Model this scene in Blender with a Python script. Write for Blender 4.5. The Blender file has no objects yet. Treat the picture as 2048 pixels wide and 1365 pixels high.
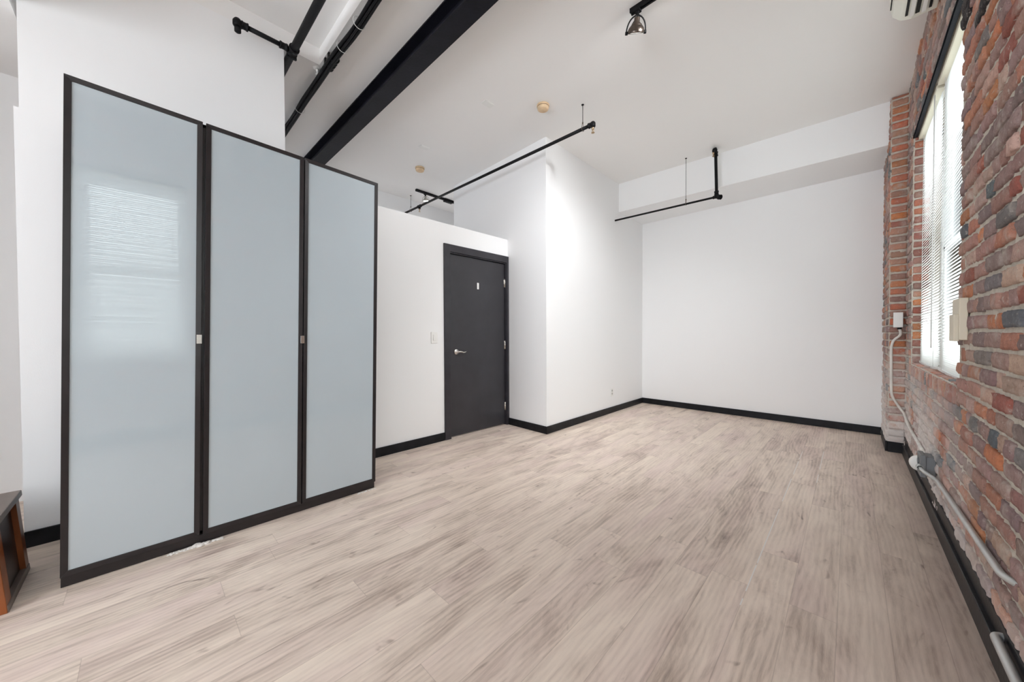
import bpy, bmesh, math, random
from mathutils import Vector, Matrix, noise
random.seed(7)
PI = math.pi
sc = bpy.context.scene
C = sc.collection

# ---------------------------------------------------------------- camera, world, exposure
F, YAW, PIT, ROL, EYE = 706.75, 0.7637, 0.0153, -0.0044, 1.15
fw = Vector((-math.sin(YAW)*math.cos(PIT), math.cos(YAW)*math.cos(PIT), -math.sin(PIT)))
rt = Vector((math.cos(YAW), math.sin(YAW), 0)); up = rt.cross(fw)
r2 = rt*math.cos(ROL)+up*math.sin(ROL); u2 = -rt*math.sin(ROL)+up*math.cos(ROL)
cd = bpy.data.cameras.new('camera'); cam = bpy.data.objects.new('camera', cd); C.objects.link(cam)
cd.sensor_width = 36; cd.lens = F*36/2048; cd.clip_start = 0.02; cd.clip_end = 200
M = Matrix((r2, u2, -fw)).transposed().to_4x4(); M.translation = Vector((0, 0, EYE)); cam.matrix_world = M
sc.camera = cam

w = bpy.data.worlds.new('overcast_sky'); sc.world = w; w.use_nodes = True
bg = w.node_tree.nodes['Background']; bg.inputs[0].default_value = (0.93, 0.97, 1.0, 1); bg.inputs[1].default_value = 1.1

sc.view_settings.view_transform = 'Standard'; sc.view_settings.look = 'None'
sc.view_settings.gamma = 1; sc.view_settings.use_curve_mapping = False
sc.view_settings.exposure = 0.80
sc.cycles.use_denoising = True
sc.cycles.max_bounces = 14; sc.cycles.diffuse_bounces = 9; sc.cycles.glossy_bounces = 4
sc.cycles.transparent_max_bounces = 12; sc.cycles.sample_clamp_indirect = 12; sc.cycles.caustics_reflective = False

def area(name, loc, rot, sx, sy, power, col=(1, 1, 1)):
    l = bpy.data.lights.new(name, 'AREA'); l.shape = 'RECTANGLE'; l.size = sx; l.size_y = sy
    l.energy = power; l.color = col
    o = bpy.data.objects.new(name, l); o.location = loc; o.rotation_euler = rot; C.objects.link(o); return o
# added fill lamp behind the camera, no window is built there
area('rear_fill_light', (-1.0, -3.85, 1.9), (PI/2+.28, 0, 0), 2.5, 2.4, 122, (0.86, 0.93, 1.0))
# added fill lamp that brightens the vestibule from its unseen end
area('vestibule_fill_light', (-4.8, -3.85, 1.8), (PI/2+.25, 0, 0), 1.0, 2.0, 30, (0.84, 0.91, 1.0))
# weak fill lamp added by the brick wall, behind the camera
area('side_fill_light', (.33, -2.6, 1.9), (0, PI/2, 0), 2.0, 1.8, 1.5, (0.86, 0.93, 1.0))
# skylight falling in through the two brick-wall windows (stands just outside the blinds)
area('window_daylight_a', (0.98, 3.75, 1.9), (0, PI/2, 0), 2.2, 2.2, 72, (0.88, 0.95, 1.0))
area('window_daylight_b', (0.98, -0.45, 1.9), (0, PI/2, 0), 2.2, 2.2, 90, (0.88, 0.95, 1.0))

# ---------------------------------------------------------------- materials
def newmat(name):
    m = bpy.data.materials.new(name); m.use_nodes = True
    n = m.node_tree.nodes; l = m.node_tree.links
    return m, n, l, n['Principled BSDF']
def simple(name, col, rough=.5, metal=0, bump=0, bscale=60, var=0.0, coat=0, emit=None):
    m, n, l, b = newmat(name)
    b.inputs['Base Color'].default_value = (*col, 1); b.inputs['Roughness'].default_value = rough
    b.inputs['Metallic'].default_value = metal; b.inputs['Coat Weight'].default_value = coat
    g = n.new('ShaderNodeNewGeometry')
    nz = n.new('ShaderNodeTexNoise'); nz.inputs['Scale'].default_value = bscale; nz.inputs['Detail'].default_value = 4
    l.new(g.outputs['Position'], nz.inputs['Vector'])
    if bump:
        bp = n.new('ShaderNodeBump'); bp.inputs['Strength'].default_value = bump; bp.inputs['Distance'].default_value = .004
        l.new(nz.outputs['Fac'], bp.inputs['Height']); l.new(bp.outputs['Normal'], b.inputs['Normal'])
    if var:
        n2 = n.new('ShaderNodeTexNoise'); n2.inputs['Scale'].default_value = bscale*.15; n2.inputs['Detail'].default_value = 5
        l.new(g.outputs['Position'], n2.inputs['Vector'])
        r = n.new('ShaderNodeMapRange'); r.inputs[1].default_value = .3; r.inputs[2].default_value = .7
        r.inputs[3].default_value = 1-var; r.inputs[4].default_value = 1+var
        mx = n.new('ShaderNodeVectorMath'); mx.operation = 'SCALE'; mx.inputs[0].default_value = col
        l.new(n2.outputs['Fac'], r.inputs[0]); l.new(r.outputs[0], mx.inputs['Scale']); l.new(mx.outputs[0], b.inputs['Base Color'])
    if emit:
        b.inputs['Emission Color'].default_value = (*emit[0], 1); b.inputs['Emission Strength'].default_value = emit[1]
    return m

paint = simple('white_wall_paint', (.87, .875, .88), .6, bump=.06, bscale=180)
ceilp = simple('ceiling_paint', (.87, .862, .85), .75, bump=.08, bscale=150)
blackp = simple('black_trim_paint', (.012, .012, .014), .38, bump=.25, bscale=70, var=.35)
doorp = simple('charcoal_door_paint', (.030, .029, .034), .42, bump=.12, bscale=40, var=.12)
casep = simple('charcoal_casing_paint', (.026, .024, .03), .38, bump=.2, bscale=60, var=.2)
wenge = simple('black_brown_veneer', (.015, .011, .012), .38, bump=.05, bscale=90, var=.2)
steelblk = simple('black_pipe_paint', (.006, .006, .007), .4, bump=.2, bscale=120)
beamp = simple('black_beam_paint', (.006, .006, .010), .45, bump=.35, bscale=50, var=.3)
chrome = simple('brushed_nickel', (.72, .70, .66), .25, 1)
brass = simple('aged_brass', (.45, .32, .20), .3, 1)
bronze = simple('aged_bronze', (.16, .13, .11), .3, 1, var=.3, bscale=80)
plastic = simple('white_plastic', (.82, .82, .80), .4)
ivory = simple('ivory_plastic', (.66, .60, .47), .45)
yellowed = simple('yellowed_plastic', (.72, .53, .33), .5, var=.12, bscale=160)
creamp = simple('cream_painted_wood', (.80, .76, .62), .5)
lintelp = simple('blue_black_steel_paint', (.018, .022, .032), .5, bump=.2, bscale=60)
greybox = simple('grey_box_plastic', (.17, .18, .19), .5)
conduitm = simple('galvanised_conduit', (.55, .56, .55), .38, .6, var=.12, bscale=60)
conduitw = simple('painted_conduit', (.70, .68, .64), .5, bump=.3, bscale=80, var=.12)
filler = simple('dried_filler', (.74, .70, .66), .9, bump=.6, bscale=200)
sashp = simple('white_sash_paint', (.8, .8, .8), .4)
darkvoid = simple('dark_slot', (.01, .01, .01), .8)
orangew = simple('orange_brown_wood', (.26, .075, .020), .32, var=.25, bscale=30)
redw = simple('red_brown_panel', (.055, .028, .026), .4, var=.2, bscale=30)
slabw = simple('grey_brown_top', (.17, .13, .11), .35, var=.2, bscale=30)
bulbm = simple('lit_bulb', (1, 1, 1), .4, emit=((1, .95, .85), 14))
mutedbulb = simple('pearl_bulb', (.8, .8, .82), .3, emit=((1, .96, .9), 1.6))
tie = simple('pale_tie', (.7, .7, .68), .4)

for m_ in (steelblk, beamp, blackp, lintelp): m_.node_tree.nodes['Principled BSDF'].inputs['Specular IOR Level'].default_value = .18
for m_ in (steelblk, beamp): m_.node_tree.nodes['Principled BSDF'].inputs['Roughness'].default_value = .5

def glass_mat(name):
    m = bpy.data.materials.new(name); m.use_nodes = True; n = m.node_tree.nodes; l = m.node_tree.links; n.clear()
    o = n.new('ShaderNodeOutputMaterial'); t = n.new('ShaderNodeBsdfTransparent'); g = n.new('ShaderNodeBsdfGlossy')
    t.inputs[0].default_value = (.95, .97, .96, 1); g.inputs['Roughness'].default_value = .02
    f = n.new('ShaderNodeFresnel'); f.inputs[0].default_value = 1.45; x = n.new('ShaderNodeMixShader')
    l.new(f.outputs[0], x.inputs[0]); l.new(t.outputs[0], x.inputs[1]); l.new(g.outputs[0], x.inputs[2]); l.new(x.outputs[0], o.inputs[0]); return m
winglass = glass_mat('window_glass')

def slat_mat():
    m = bpy.data.materials.new('white_blind_slat'); m.use_nodes = True; n = m.node_tree.nodes; l = m.node_tree.links; n.clear()
    o = n.new('ShaderNodeOutputMaterial'); d = n.new('ShaderNodeBsdfDiffuse'); t = n.new('ShaderNodeBsdfTranslucent')
    d.inputs[0].default_value = (.86, .86, .85, 1); t.inputs[0].default_value = (.9, .9, .88, 1)
    x = n.new('ShaderNodeMixShader'); x.inputs[0].default_value = .45
    l.new(d.outputs[0], x.inputs[1]); l.new(t.outputs[0], x.inputs[2]); l.new(x.outputs[0], o.inputs[0]); return m
slatm = slat_mat()

def frosted_mat():
    # frosted door glass: blue-grey back coat under a smooth polished front face
    m, n, l, b = newmat('frosted_door_glass')
    b.inputs['Base Color'].default_value = (.44, .505, .545, 1); b.inputs['Roughness'].default_value = .5
    b.inputs['Coat Weight'].default_value = 1; b.inputs['Coat Roughness'].default_value = .012; b.inputs['Coat IOR'].default_value = 1.7
    b.inputs['Specular IOR Level'].default_value = .3
    g = n.new('ShaderNodeNewGeometry'); nz = n.new('ShaderNodeTexNoise'); nz.inputs['Scale'].default_value = 2.2; nz.inputs['Detail'].default_value = 6
    l.new(g.outputs['Position'], nz.inputs['Vector'])
    r = n.new('ShaderNodeMapRange'); r.inputs[3].default_value = .96; r.inputs[4].default_value = 1.04
    s = n.new('ShaderNodeVectorMath'); s.operation = 'SCALE'; s.inputs[0].default_value = (.44, .505, .545)
    l.new(nz.outputs['Fac'], r.inputs[0]); l.new(r.outputs[0], s.inputs['Scale']); l.new(s.outputs[0], b.inputs['Base Color'])
    return m
frost = frosted_mat()
frostedge = simple('frosted_glass_edge_band', (.46, .55, .56), .35, coat=1)

def floor_mat():
    m, n, l, b = newmat('oak_look_plank_floor')
    def math_(op, a, bb=None, c=None):
        x = n.new('ShaderNodeMath'); x.operation = op
        for i, v in enumerate((a, bb, c)):
            if v is None: continue
            if isinstance(v, (int, float)): x.inputs[i].default_value = v
            else: l.new(v, x.inputs[i])
        return x.outputs[0]
    g = n.new('ShaderNodeNewGeometry'); sp = n.new('ShaderNodeSeparateXYZ'); l.new(g.outputs['Position'], sp.inputs[0])
    X, Y = sp.outputs[0], sp.outputs[1]
    u = math_('DIVIDE', math_('ADD', X, 10.08), .15); row = math_('FLOOR', u); fu = math_('FRACT', u)
    wn = n.new('ShaderNodeTexWhiteNoise'); wn.noise_dimensions = '1D'; l.new(row, wn.inputs['W'])
    v = math_('DIVIDE', math_('ADD', math_('ADD', Y, 20), math_('MULTIPLY', wn.outputs['Value'], 1.22)), 1.22)
    colm = math_('FLOOR', v); fv = math_('FRACT', v)
    cid = n.new('ShaderNodeCombineXYZ'); l.new(row, cid.inputs[0]); l.new(colm, cid.inputs[1])
    w2 = n.new('ShaderNodeTexWhiteNoise'); w2.noise_dimensions = '2D'; l.new(cid.outputs[0], w2.inputs['Vector'])
    rnd = w2.outputs['Value']
    off = math_('MULTIPLY', rnd, 37.0)
    wpn = n.new('ShaderNodeTexNoise'); wpn.inputs['Scale'].default_value = 1; wpn.inputs['Detail'].default_value = 3
    wc = n.new('ShaderNodeCombineXYZ'); l.new(math_('MULTIPLY', X, 7), wc.inputs[0]); l.new(math_('MULTIPLY', Y, 1.7), wc.inputs[1]); l.new(off, wc.inputs[2]); l.new(wc.outputs[0], wpn.inputs['Vector'])
    XD = math_('ADD', X, math_('MULTIPLY', math_('SUBTRACT', wpn.outputs['Fac'], .5), .045))
    def coords(sx, sy):
        c = n.new('ShaderNodeCombineXYZ'); l.new(math_('ADD', math_('MULTIPLY', XD, sx), off), c.inputs[0])
        l.new(math_('MULTIPLY', Y, sy), c.inputs[1]); l.new(off, c.inputs[2]); return c.outputs[0]
    def ns(vec, detail=5, rough=.6, dist=0):
        t = n.new('ShaderNodeTexNoise'); t.inputs['Scale'].default_value = 1; t.inputs['Detail'].default_value = detail
        t.inputs['Roughness'].default_value = rough; t.inputs['Distortion'].default_value = dist; l.new(vec, t.inputs['Vector']); return t.outputs['Fac']
    broad = ns(coords(6, 1.3), 6, .62, 1.4)
    fine = ns(coords(150, 11), 3, .7)
    mid = ns(coords(30, 3.2), 5, .65, 1.0)
    # cathedral rings
    wv = n.new('ShaderNodeTexWave'); wv.wave_type = 'BANDS'; wv.bands_direction = 'X'; wv.inputs['Scale'].default_value = 1.0
    wv.inputs['Distortion'].default_value = 9; wv.inputs['Detail'].default_value = 2; wv.inputs['Detail Scale'].default_value = .6
    l.new(coords(14, 1.6), wv.inputs['Vector'])
    kn = ns(coords(14, 5.5), 2, .5, 1.2)
    knot = n.new('ShaderNodeMapRange'); knot.inputs[1].default_value = .67; knot.inputs[2].default_value = .80; l.new(kn, knot.inputs[0])
    t = math_('ADD', math_('MULTIPLY', broad, .95), math_('MULTIPLY', mid, .46))
    t = math_('ADD', t, math_('MULTIPLY', fine, .24))
    t = math_('ADD', t, math_('MULTIPLY', wv.outputs['Fac'], .10))
    t = math_('ADD', t, math_('MULTIPLY', math_('SUBTRACT', rnd, .5), .12))
    t = math_('SUBTRACT', t, math_('MULTIPLY', knot.outputs[0], .34))
    cr = n.new('ShaderNodeValToRGB'); l.new(math_('ADD', math_('MULTIPLY', t, .43), .130), cr.inputs[0])
    e = cr.color_ramp.elements; e[0].position = .33; e[0].color = (.25, .19, .155, 1); e[1].position = .68; e[1].color = (.88, .76, .64, 1)
    for p_, c_ in ((.42, (.50, .40, .33, 1)), (.49, (.69, .575, .485, 1)), (.57, (.81, .69, .585, 1))):
        q = e.new(p_); q.color = c_
    # hue drift: some patches cooler / mauve
    hue = ns(coords(4, .8), 2, .5)
    mix = n.new('ShaderNodeMix'); mix.data_type = 'RGBA'; mix.blend_type = 'MULTIPLY'
    mr = n.new('ShaderNodeMapRange'); mr.inputs[1].default_value = .45; mr.inputs[2].default_value = .7; l.new(hue, mr.inputs[0])
    l.new(mr.outputs[0], mix.inputs[0]); l.new(cr.outputs[0], mix.inputs[6]); mix.inputs[7].default_value = (.94, .90, .94, 1)
    # seams
    su = math_('LESS_THAN', math_('MINIMUM', fu, math_('SUBTRACT', 1, fu)), .009)
    sv = math_('LESS_THAN', math_('MINIMUM', fv, math_('SUBTRACT', 1, fv)), .0011)
    seam = math_('MAXIMUM', su, sv)
    mix2 = n.new('ShaderNodeMix'); mix2.data_type = 'RGBA'; mix2.blend_type = 'MULTIPLY'
    l.new(math_('MULTIPLY', seam, .28), mix2.inputs[0]); l.new(mix.outputs[2], mix2.inputs[6]); mix2.inputs[7].default_value = (.35, .3, .27, 1)
    # dusty open joints
    def dust(x0, y0, y1, wd):
        a = math_('LESS_THAN', math_('ABSOLUTE', math_('SUBTRACT', X, x0)), wd)
        return math_('MULTIPLY', a, math_('MULTIPLY', math_('GREATER_THAN', Y, y0), math_('LESS_THAN', Y, y1)))
    dd = math_('MAXIMUM', dust(-.33, 1.74, 4.5, .0022), dust(-.18, 3.5, 4.6, .0022))
    dn = n.new('ShaderNodeTexNoise'); dn.inputs['Scale'].default_value = 5; l.new(g.outputs['Position'], dn.inputs['Vector'])
    dd = math_('MULTIPLY', dd, math_('GREATER_THAN', dn.outputs['Fac'], .44))
    mix3 = n.new('ShaderNodeMix'); mix3.data_type = 'RGBA'
    l.new(math_('MULTIPLY', dd, .9), mix3.inputs[0]); l.new(mix2.outputs[2], mix3.inputs[6]); mix3.inputs[7].default_value = (.8, .78, .75, 1)
    # light falloff painted into the floor colour, deepest beside the brick wall
    dr = n.new('ShaderNodeTexNoise'); dr.inputs['Scale'].default_value = 2.6; dr.inputs['Detail'].default_value = 7; l.new(g.outputs['Position'], dr.inputs['Vector'])
    strip = n.new('ShaderNodeMapRange'); strip.inputs[1].default_value = -.25; strip.inputs[2].default_value = .37; l.new(X, strip.inputs[0])
    wall_shade = math_('MULTIPLY', strip.outputs[0], math_('ADD', .25, dr.outputs['Fac']))
    mix4 = n.new('ShaderNodeMix'); mix4.data_type = 'RGBA'; mix4.blend_type = 'MULTIPLY'
    l.new(math_('MULTIPLY', wall_shade, .72), mix4.inputs[0]); l.new(mix3.outputs[2], mix4.inputs[6]); mix4.inputs[7].default_value = (.42, .38, .36, 1)
    l.new(mix4.outputs[2], b.inputs['Base Color'])
    rr = n.new('ShaderNodeMapRange'); rr.inputs[3].default_value = .38; rr.inputs[4].default_value = .58; l.new(mid, rr.inputs[0]); l.new(rr.outputs[0], b.inputs['Roughness'])
    bp = n.new('ShaderNodeBump'); bp.inputs['Strength'].default_value = .25; bp.inputs['Distance'].default_value = .002
    l.new(math_('SUBTRACT', fine, math_('MULTIPLY', seam, 2)), bp.inputs['Height']); l.new(bp.outputs[0], b.inputs['Normal'])
    return m
floorm = floor_mat()

def brick_mats():
    out = []
    for kind in ('old_brick', 'lime_mortar'):
        m, n, l, b = newmat(kind)
        g = n.new('ShaderNodeNewGeometry'); sp = n.new('ShaderNodeSeparateXYZ'); l.new(g.outputs['Position'], sp.inputs[0])
        def ns(scale, det=5, rough=.6):
            t = n.new('ShaderNodeTexNoise'); t.inputs['Scale'].default_value = scale; t.inputs['Detail'].default_value = det; t.inputs['Roughness'].default_value = rough
            l.new(g.outputs['Position'], t.inputs['Vector']); return t.outputs['Fac']
        def mr(src, a, c, lo=0, hi=1):
            r = n.new('ShaderNodeMapRange'); r.inputs[1].default_value = a; r.inputs[2].default_value = c; r.inputs[3].default_value = lo; r.inputs[4].default_value = hi
            l.new(src, r.inputs[0]); return r.outputs[0]
        def mm(op, a, c):
            x = n.new('ShaderNodeMath'); x.operation = op
            for i, v in enumerate((a, c)):
                if isinstance(v, (int, float)): x.inputs[i].default_value = v
                else: l.new(v, x.inputs[i])
            return x.outputs[0]
        def mixc(fac, a, col, mode='MIX'):
            x = n.new('ShaderNodeMix'); x.data_type = 'RGBA'; x.blend_type = mode
            l.new(fac, x.inputs[0])
            if isinstance(a, tuple): x.inputs[6].default_value = a
            else: l.new(a, x.inputs[6])
            x.inputs[7].default_value = col; return x.outputs[2]
        fine = ns(140, 4, .7); medium = ns(26, 6, .65); patch = ns(9, 6, .6); big = ns(2.1, 6, .62)
        if kind == 'old_brick':
            at = n.new('ShaderNodeAttribute'); at.attribute_name = 'Col'
            c = mixc(mr(medium, .35, .75, 0, .55), at.outputs['Color'], (.38, .30, .27, 1), 'MULTIPLY')
            c = mixc(mr(fine, .57, .68, 0, .6), c, (.10, .07, .06, 1))
            c = mixc(mr(patch, .54, .70, 0, .60), c, (.50, .44, .385, 1))
            c = mixc(mr(ns(48, 6, .75), .58, .66, 0, .55), c, (.55, .49, .43, 1))     # mortar smears
        else:
            c = mixc(mr(medium, .35, .7), (.47, .42, .355, 1), (.62, .57, .49, 1))
            c = mixc(mr(fine, .60, .75, 0, .5), c, (.22, .19, .16, 1))
        # lime bloom low on the wall under the window
        low = mr(sp.outputs[2], 1.05, .35); far = mr(sp.outputs[1], 2.3, 3.6)
        bloom = mm('MULTIPLY', mm('MULTIPLY', mm('ADD', low, .12), far), mr(big, .31, .52))
        bloom = mm('MULTIPLY', bloom, mr(medium, .25, .5, .35, 1))
        edge = mm('MULTIPLY', mr(sp.outputs[2], .28, .10), mr(big, .38, .52))
        bloom = mm('MINIMUM', mm('ADD', bloom, mm('MULTIPLY', edge, .7)), .88)
        c = mixc(bloom, c, (.74, .69, .66, 1))
        l.new(c, b.inputs['Base Color']); b.inputs['Roughness'].default_value = .85
        bp = n.new('ShaderNodeBump'); bp.inputs['Strength'].default_value = .8; bp.inputs['Distance'].default_value = .004
        l.new(mm('ADD', fine, mm('MULTIPLY', medium, 1.5)), bp.inputs['Height']); l.new(bp.outputs[0], b.inputs['Normal'])
        out.append(m)
    return out
brickm, mortarm = brick_mats()

# ---------------------------------------------------------------- mesh helpers
class MB:
    def __init__(s): s.v = []; s.f = []; s.m = []; s.smooth = []
    def add(s, vs, fs, mi=0, sm=False):
        o = len(s.v); s.v += [tuple(v) for v in vs]
        for f in fs: s.f.append([i+o for i in f]); s.m.append(mi); s.smooth.append(sm)
        return s
    def box(s, x0, x1, y0, y1, z0, z1, mi=0):
        x0, x1 = sorted((x0, x1)); y0, y1 = sorted((y0, y1)); z0, z1 = sorted((z0, z1))
        v = [(x, y, z) for x in (x0, x1) for y in (y0, y1) for z in (z0, z1)]
        return s.add(v, [(0, 1, 3, 2), (4, 6, 7, 5), (0, 4, 5, 1), (2, 3, 7, 6), (0, 2, 6, 4), (1, 5, 7, 3)], mi)
    def prism(s, pts, z0, z1, mi=0):         # plan polygon, extruded up
        n = len(pts); v = [(p[0], p[1], z0) for p in pts]+[(p[0], p[1], z1) for p in pts]
        return s.add(v, [tuple(range(n-1, -1, -1)), tuple(range(n, 2*n))]+[(i, (i+1) % n, n+(i+1) % n, n+i) for i in range(n)], mi)
    def extr(s, prof, axis, a0, a1, mi=0):   # profile in the other two axes, swept along axis
        n = len(prof)
        def P(p, a):
            return (a, p[0], p[1]) if axis == 'x' else (p[0], a, p[1]) if axis == 'y' else (p[0], p[1], a)
        v = [P(p, a0) for p in prof]+[P(p, a1) for p in prof]
        return s.add(v, [tuple(range(n-1, -1, -1)), tuple(range(n, 2*n))]+[(i, (i+1) % n, n+(i+1) % n, n+i) for i in range(n)], mi)
    def tube(s, pts, r, seg=12, mi=0, cap=True):
        pts = [Vector(p) for p in pts]; n = len(pts); rs = r if isinstance(r, (list, tuple)) else [r]*n
        v = []; a = None
        for i, p in enumerate(pts):
            d = (pts[min(i+1, n-1)]-pts[max(i-1, 0)]).normalized()
            if a is None:
                a = Vector((0, 0, 1)) if abs(d.z) < .9 else Vector((1, 0, 0))
            a = (a-d*a.dot(d)).normalized(); b = d.cross(a)
            for k in range(seg):
                t = 2*PI*k/seg; v.append(p+(a*math.cos(t)+b*math.sin(t))*rs[i])
        f = [(i*seg+k, i*seg+(k+1) % seg, (i+1)*seg+(k+1) % seg, (i+1)*seg+k) for i in range(n-1) for k in range(seg)]
        s.add(v, f, mi, True)
        if cap:
            o = len(s.v)-len(v)
            s.f.append([o+k for k in range(seg)][::-1]); s.m.append(mi); s.smooth.append(False)
            s.f.append([o+(n-1)*seg+k for k in range(seg)]); s.m.append(mi); s.smooth.append(False)
        return s
    def lathe(s, prof, c, axis=(0, 0, 1), seg=24, mi=0):   # prof: (radius, height)
        ax = Vector(axis).normalized(); a = Vector((1, 0, 0)) if abs(ax.x) < .9 else Vector((0, 1, 0))
        a = (a-ax*a.dot(ax)).normalized(); b = ax.cross(a); c = Vector(c); v = []
        for r, h in prof:
            for k in range(seg):
                t = 2*PI*k/seg; v.append(c+ax*h+(a*math.cos(t)+b*math.sin(t))*max(r, 1e-5))
        f = [(i*seg+k, i*seg+(k+1) % seg, (i+1)*seg+(k+1) % seg, (i+1)*seg+k) for i in range(len(prof)-1) for k in range(seg)]
        s.add(v, f, mi, True); return s
    def build(s, name, mats, parent=None, bevel=0, kind=None, xf=None, segs=2, autosmooth=False):
        me = bpy.data.meshes.new(name)
        vs = [xf(Vector(v)) for v in s.v] if xf else s.v
        me.from_pydata([tuple(v) for v in vs], [], s.f); me.update()
        for p, mi, sm in zip(me.polygons, s.m, s.smooth): p.material_index = mi; p.use_smooth = sm
        bm = bmesh.new(); bm.from_mesh(me); bmesh.ops.recalc_face_normals(bm, faces=bm.faces); bm.to_mesh(me); bm.free()
        for m in (mats if isinstance(mats, (list, tuple)) else [mats]): me.materials.append(m)
        o = bpy.data.objects.new(name, me); C.objects.link(o)
        if parent: o.parent = parent; o.matrix_parent_inverse = parent.matrix_world.inverted()
        if bevel:
            b = o.modifiers.new('bevel', 'BEVEL'); b.width = bevel; b.segments = segs; b.limit_method = 'ANGLE'
        if kind: o['kind'] = kind
        return o
def thing(name, label, cat, loc=(0, 0, 0), group=None):
    o = bpy.data.objects.new(name, None); C.objects.link(o); o.location = loc
    o.empty_display_size = .1; o['label'] = label; o['category'] = cat
    if group: o['group'] = group
    bpy.context.view_layer.update()
    return o
def tag(o, label, cat, group=None):
    o['label'] = label; o['category'] = cat
    if group: o['group'] = group
    return o
def bez(pts, rad=.03, n=6):                    # polyline with rounded corners
    P = [Vector(p) for p in pts]; out = [P[0]]
    for i in range(1, len(P)-1):
        a = (P[i-1]-P[i]); b = (P[i+1]-P[i]); r = min(rad, a.length*.45, b.length*.45)
        A = P[i]+a.normalized()*r; B = P[i]+b.normalized()*r
        for k in range(n+1):
            t = k/n; out.append(A*(1-t)**2+P[i]*2*t*(1-t)+B*t*t)
    out.append(P[-1]); return out
S = 'structure'

# ---------------------------------------------------------------- dimensions (metres)
XR = .39; XW = -3.25; XA = -2.55; XB = -5.36; YJ = 3.24; H = 3.44; H2 = 3.577; YB = -4.0; YF = 5.86; YT = 1.062
XP = -3.20; YP = 3.270     # corner where the door partition meets the corner block

# ---------------------------------------------------------------- shell
MB().box(-6, XR+.25, YB-.1, YF+.3, -.12, 0).build('floor', floorm, kind=S)
c = MB()
c.box(-6, XW, YB, YF+.3, H, H+.3)                              # over the vestibule
c.box(XW, XR+.3, YT, YF+.3, H, H+.3)                           # main slab
c.box(XW, XR+.3, YB-.1, YT, H2, H2+.16)                        # raised tray
c.build('ceiling', ceilp, kind=S)
wl = MB(); wl.box(XW-.13, XW, -.445, .802, 2.395, H); wl.box(XW-.13, XW, -.463, .802, 0, 2.395)
wl.build('wall_left', paint, kind=S)
wp = MB()                                                      # low partition with the door in it
D0, D1, DZ = 2.335, 3.262, 2.105
def px_(y): return XW+(XP-XW)*(y-.802)/(YP-.802)
def part(y0, y1, z0, z1): wp.prism([(px_(y0), y0), (px_(y1), y1), (px_(y1)-.13, y1), (px_(y0)-.13, y0)], z0, z1)
part(.802, D0, 0, 2.385); part(D0, D1, DZ, 2.385); part(D1, YP+.01, 0, 2.385)
wp.build('wall_entry', paint, kind=S)
MB().prism([(XA, YJ), (XA, YF+.1), (-4.44, YF+.1), (-4.40, 3.322)], 0, H+.02).build('wall_corner', paint, kind=S)
MB().prism([(XA-.05, YF), (XR+.3, YF-.06), (XR+.3, YF+.15), (XA-.05, YF+.15)], 0, H+.02).build('wall_far', paint, kind=S)
MB().prism([(XA-.02, 5.02), (.275, 5.12), (.275, YF+.02), (XA-.02, YF+.02)], 3.016, H+.01).build('ceiling_soffit', paint, kind=S)
MB().box(XB-.15, XB, YB, YF+.3, 0, H+.02).build('wall_vestibule', paint, kind=S)
MB().box(-4.32, -4.20, YB, -.50, 0, H+.01).build('wall_passage', paint, kind=S)
MB().box(XW-.13, XW, YB, -1.55, 0, H+.01).build('wall_light_block', paint, kind=S)  # unseen wall, added to keep the rear light out of the passage
MB().box(-4.25, -2.7, YB, -.47, 2.96, H+.01).build('ceiling_passage', ceilp, kind=S)
MB().box(XB-.1, -4.38, YF-.02, YF+.15, 0, H+.02).build('wall_vestibule_end', paint, kind=S)
MB().box(XB-.15, XR+.3, YB-.15, YB, 0, H2+.02).build('wall_back', paint, kind=S)

def base(name, pts, t=.014, h=.088, side=1):
    m = MB()
    for a, b in zip(pts[:-1], pts[1:]):
        a = Vector(a); b = Vector(b); d = (b-a).normalized(); nn = Vector((-d.y, d.x))*side*t
        m.prism([a, b, b+nn, a+nn], 0, h)
    return m.build(name, blackp, bevel=.003, kind=S)
base('baseboard_left', [(XW, -.463), (XW, .802), (px_(2.28), 2.28)], side=-1)
base('baseboard_corner', [(XP, YP), (XA+.014, YJ)], side=-1)
base('baseboard_recess', [(XA, YJ-.014), (XA, YF)], t=.014, side=-1)
base('baseboard_far', [(XA+.014, YF-.001), (.262, YF-.058)], side=-1)
base('baseboard_pier', [(.27, 5.64), (.27, 5.035), (XR, 5.035)], t=.016, h=.10, side=-1)
base('baseboard_right', [(XR-.004, 5.0), (XR-.004, YB)], t=.022, h=.095, side=-1)
base('baseboard_vestibule', [(XB, YB), (XB, YF)], side=-1)
pb = MB(); pb.box(XR-.012, XR+.01, YB, 5.03, .09, .165)
pb.build('trim_1', blackp, bevel=.004, kind=S)          # black strip set on the wall over the baseboard

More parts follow.
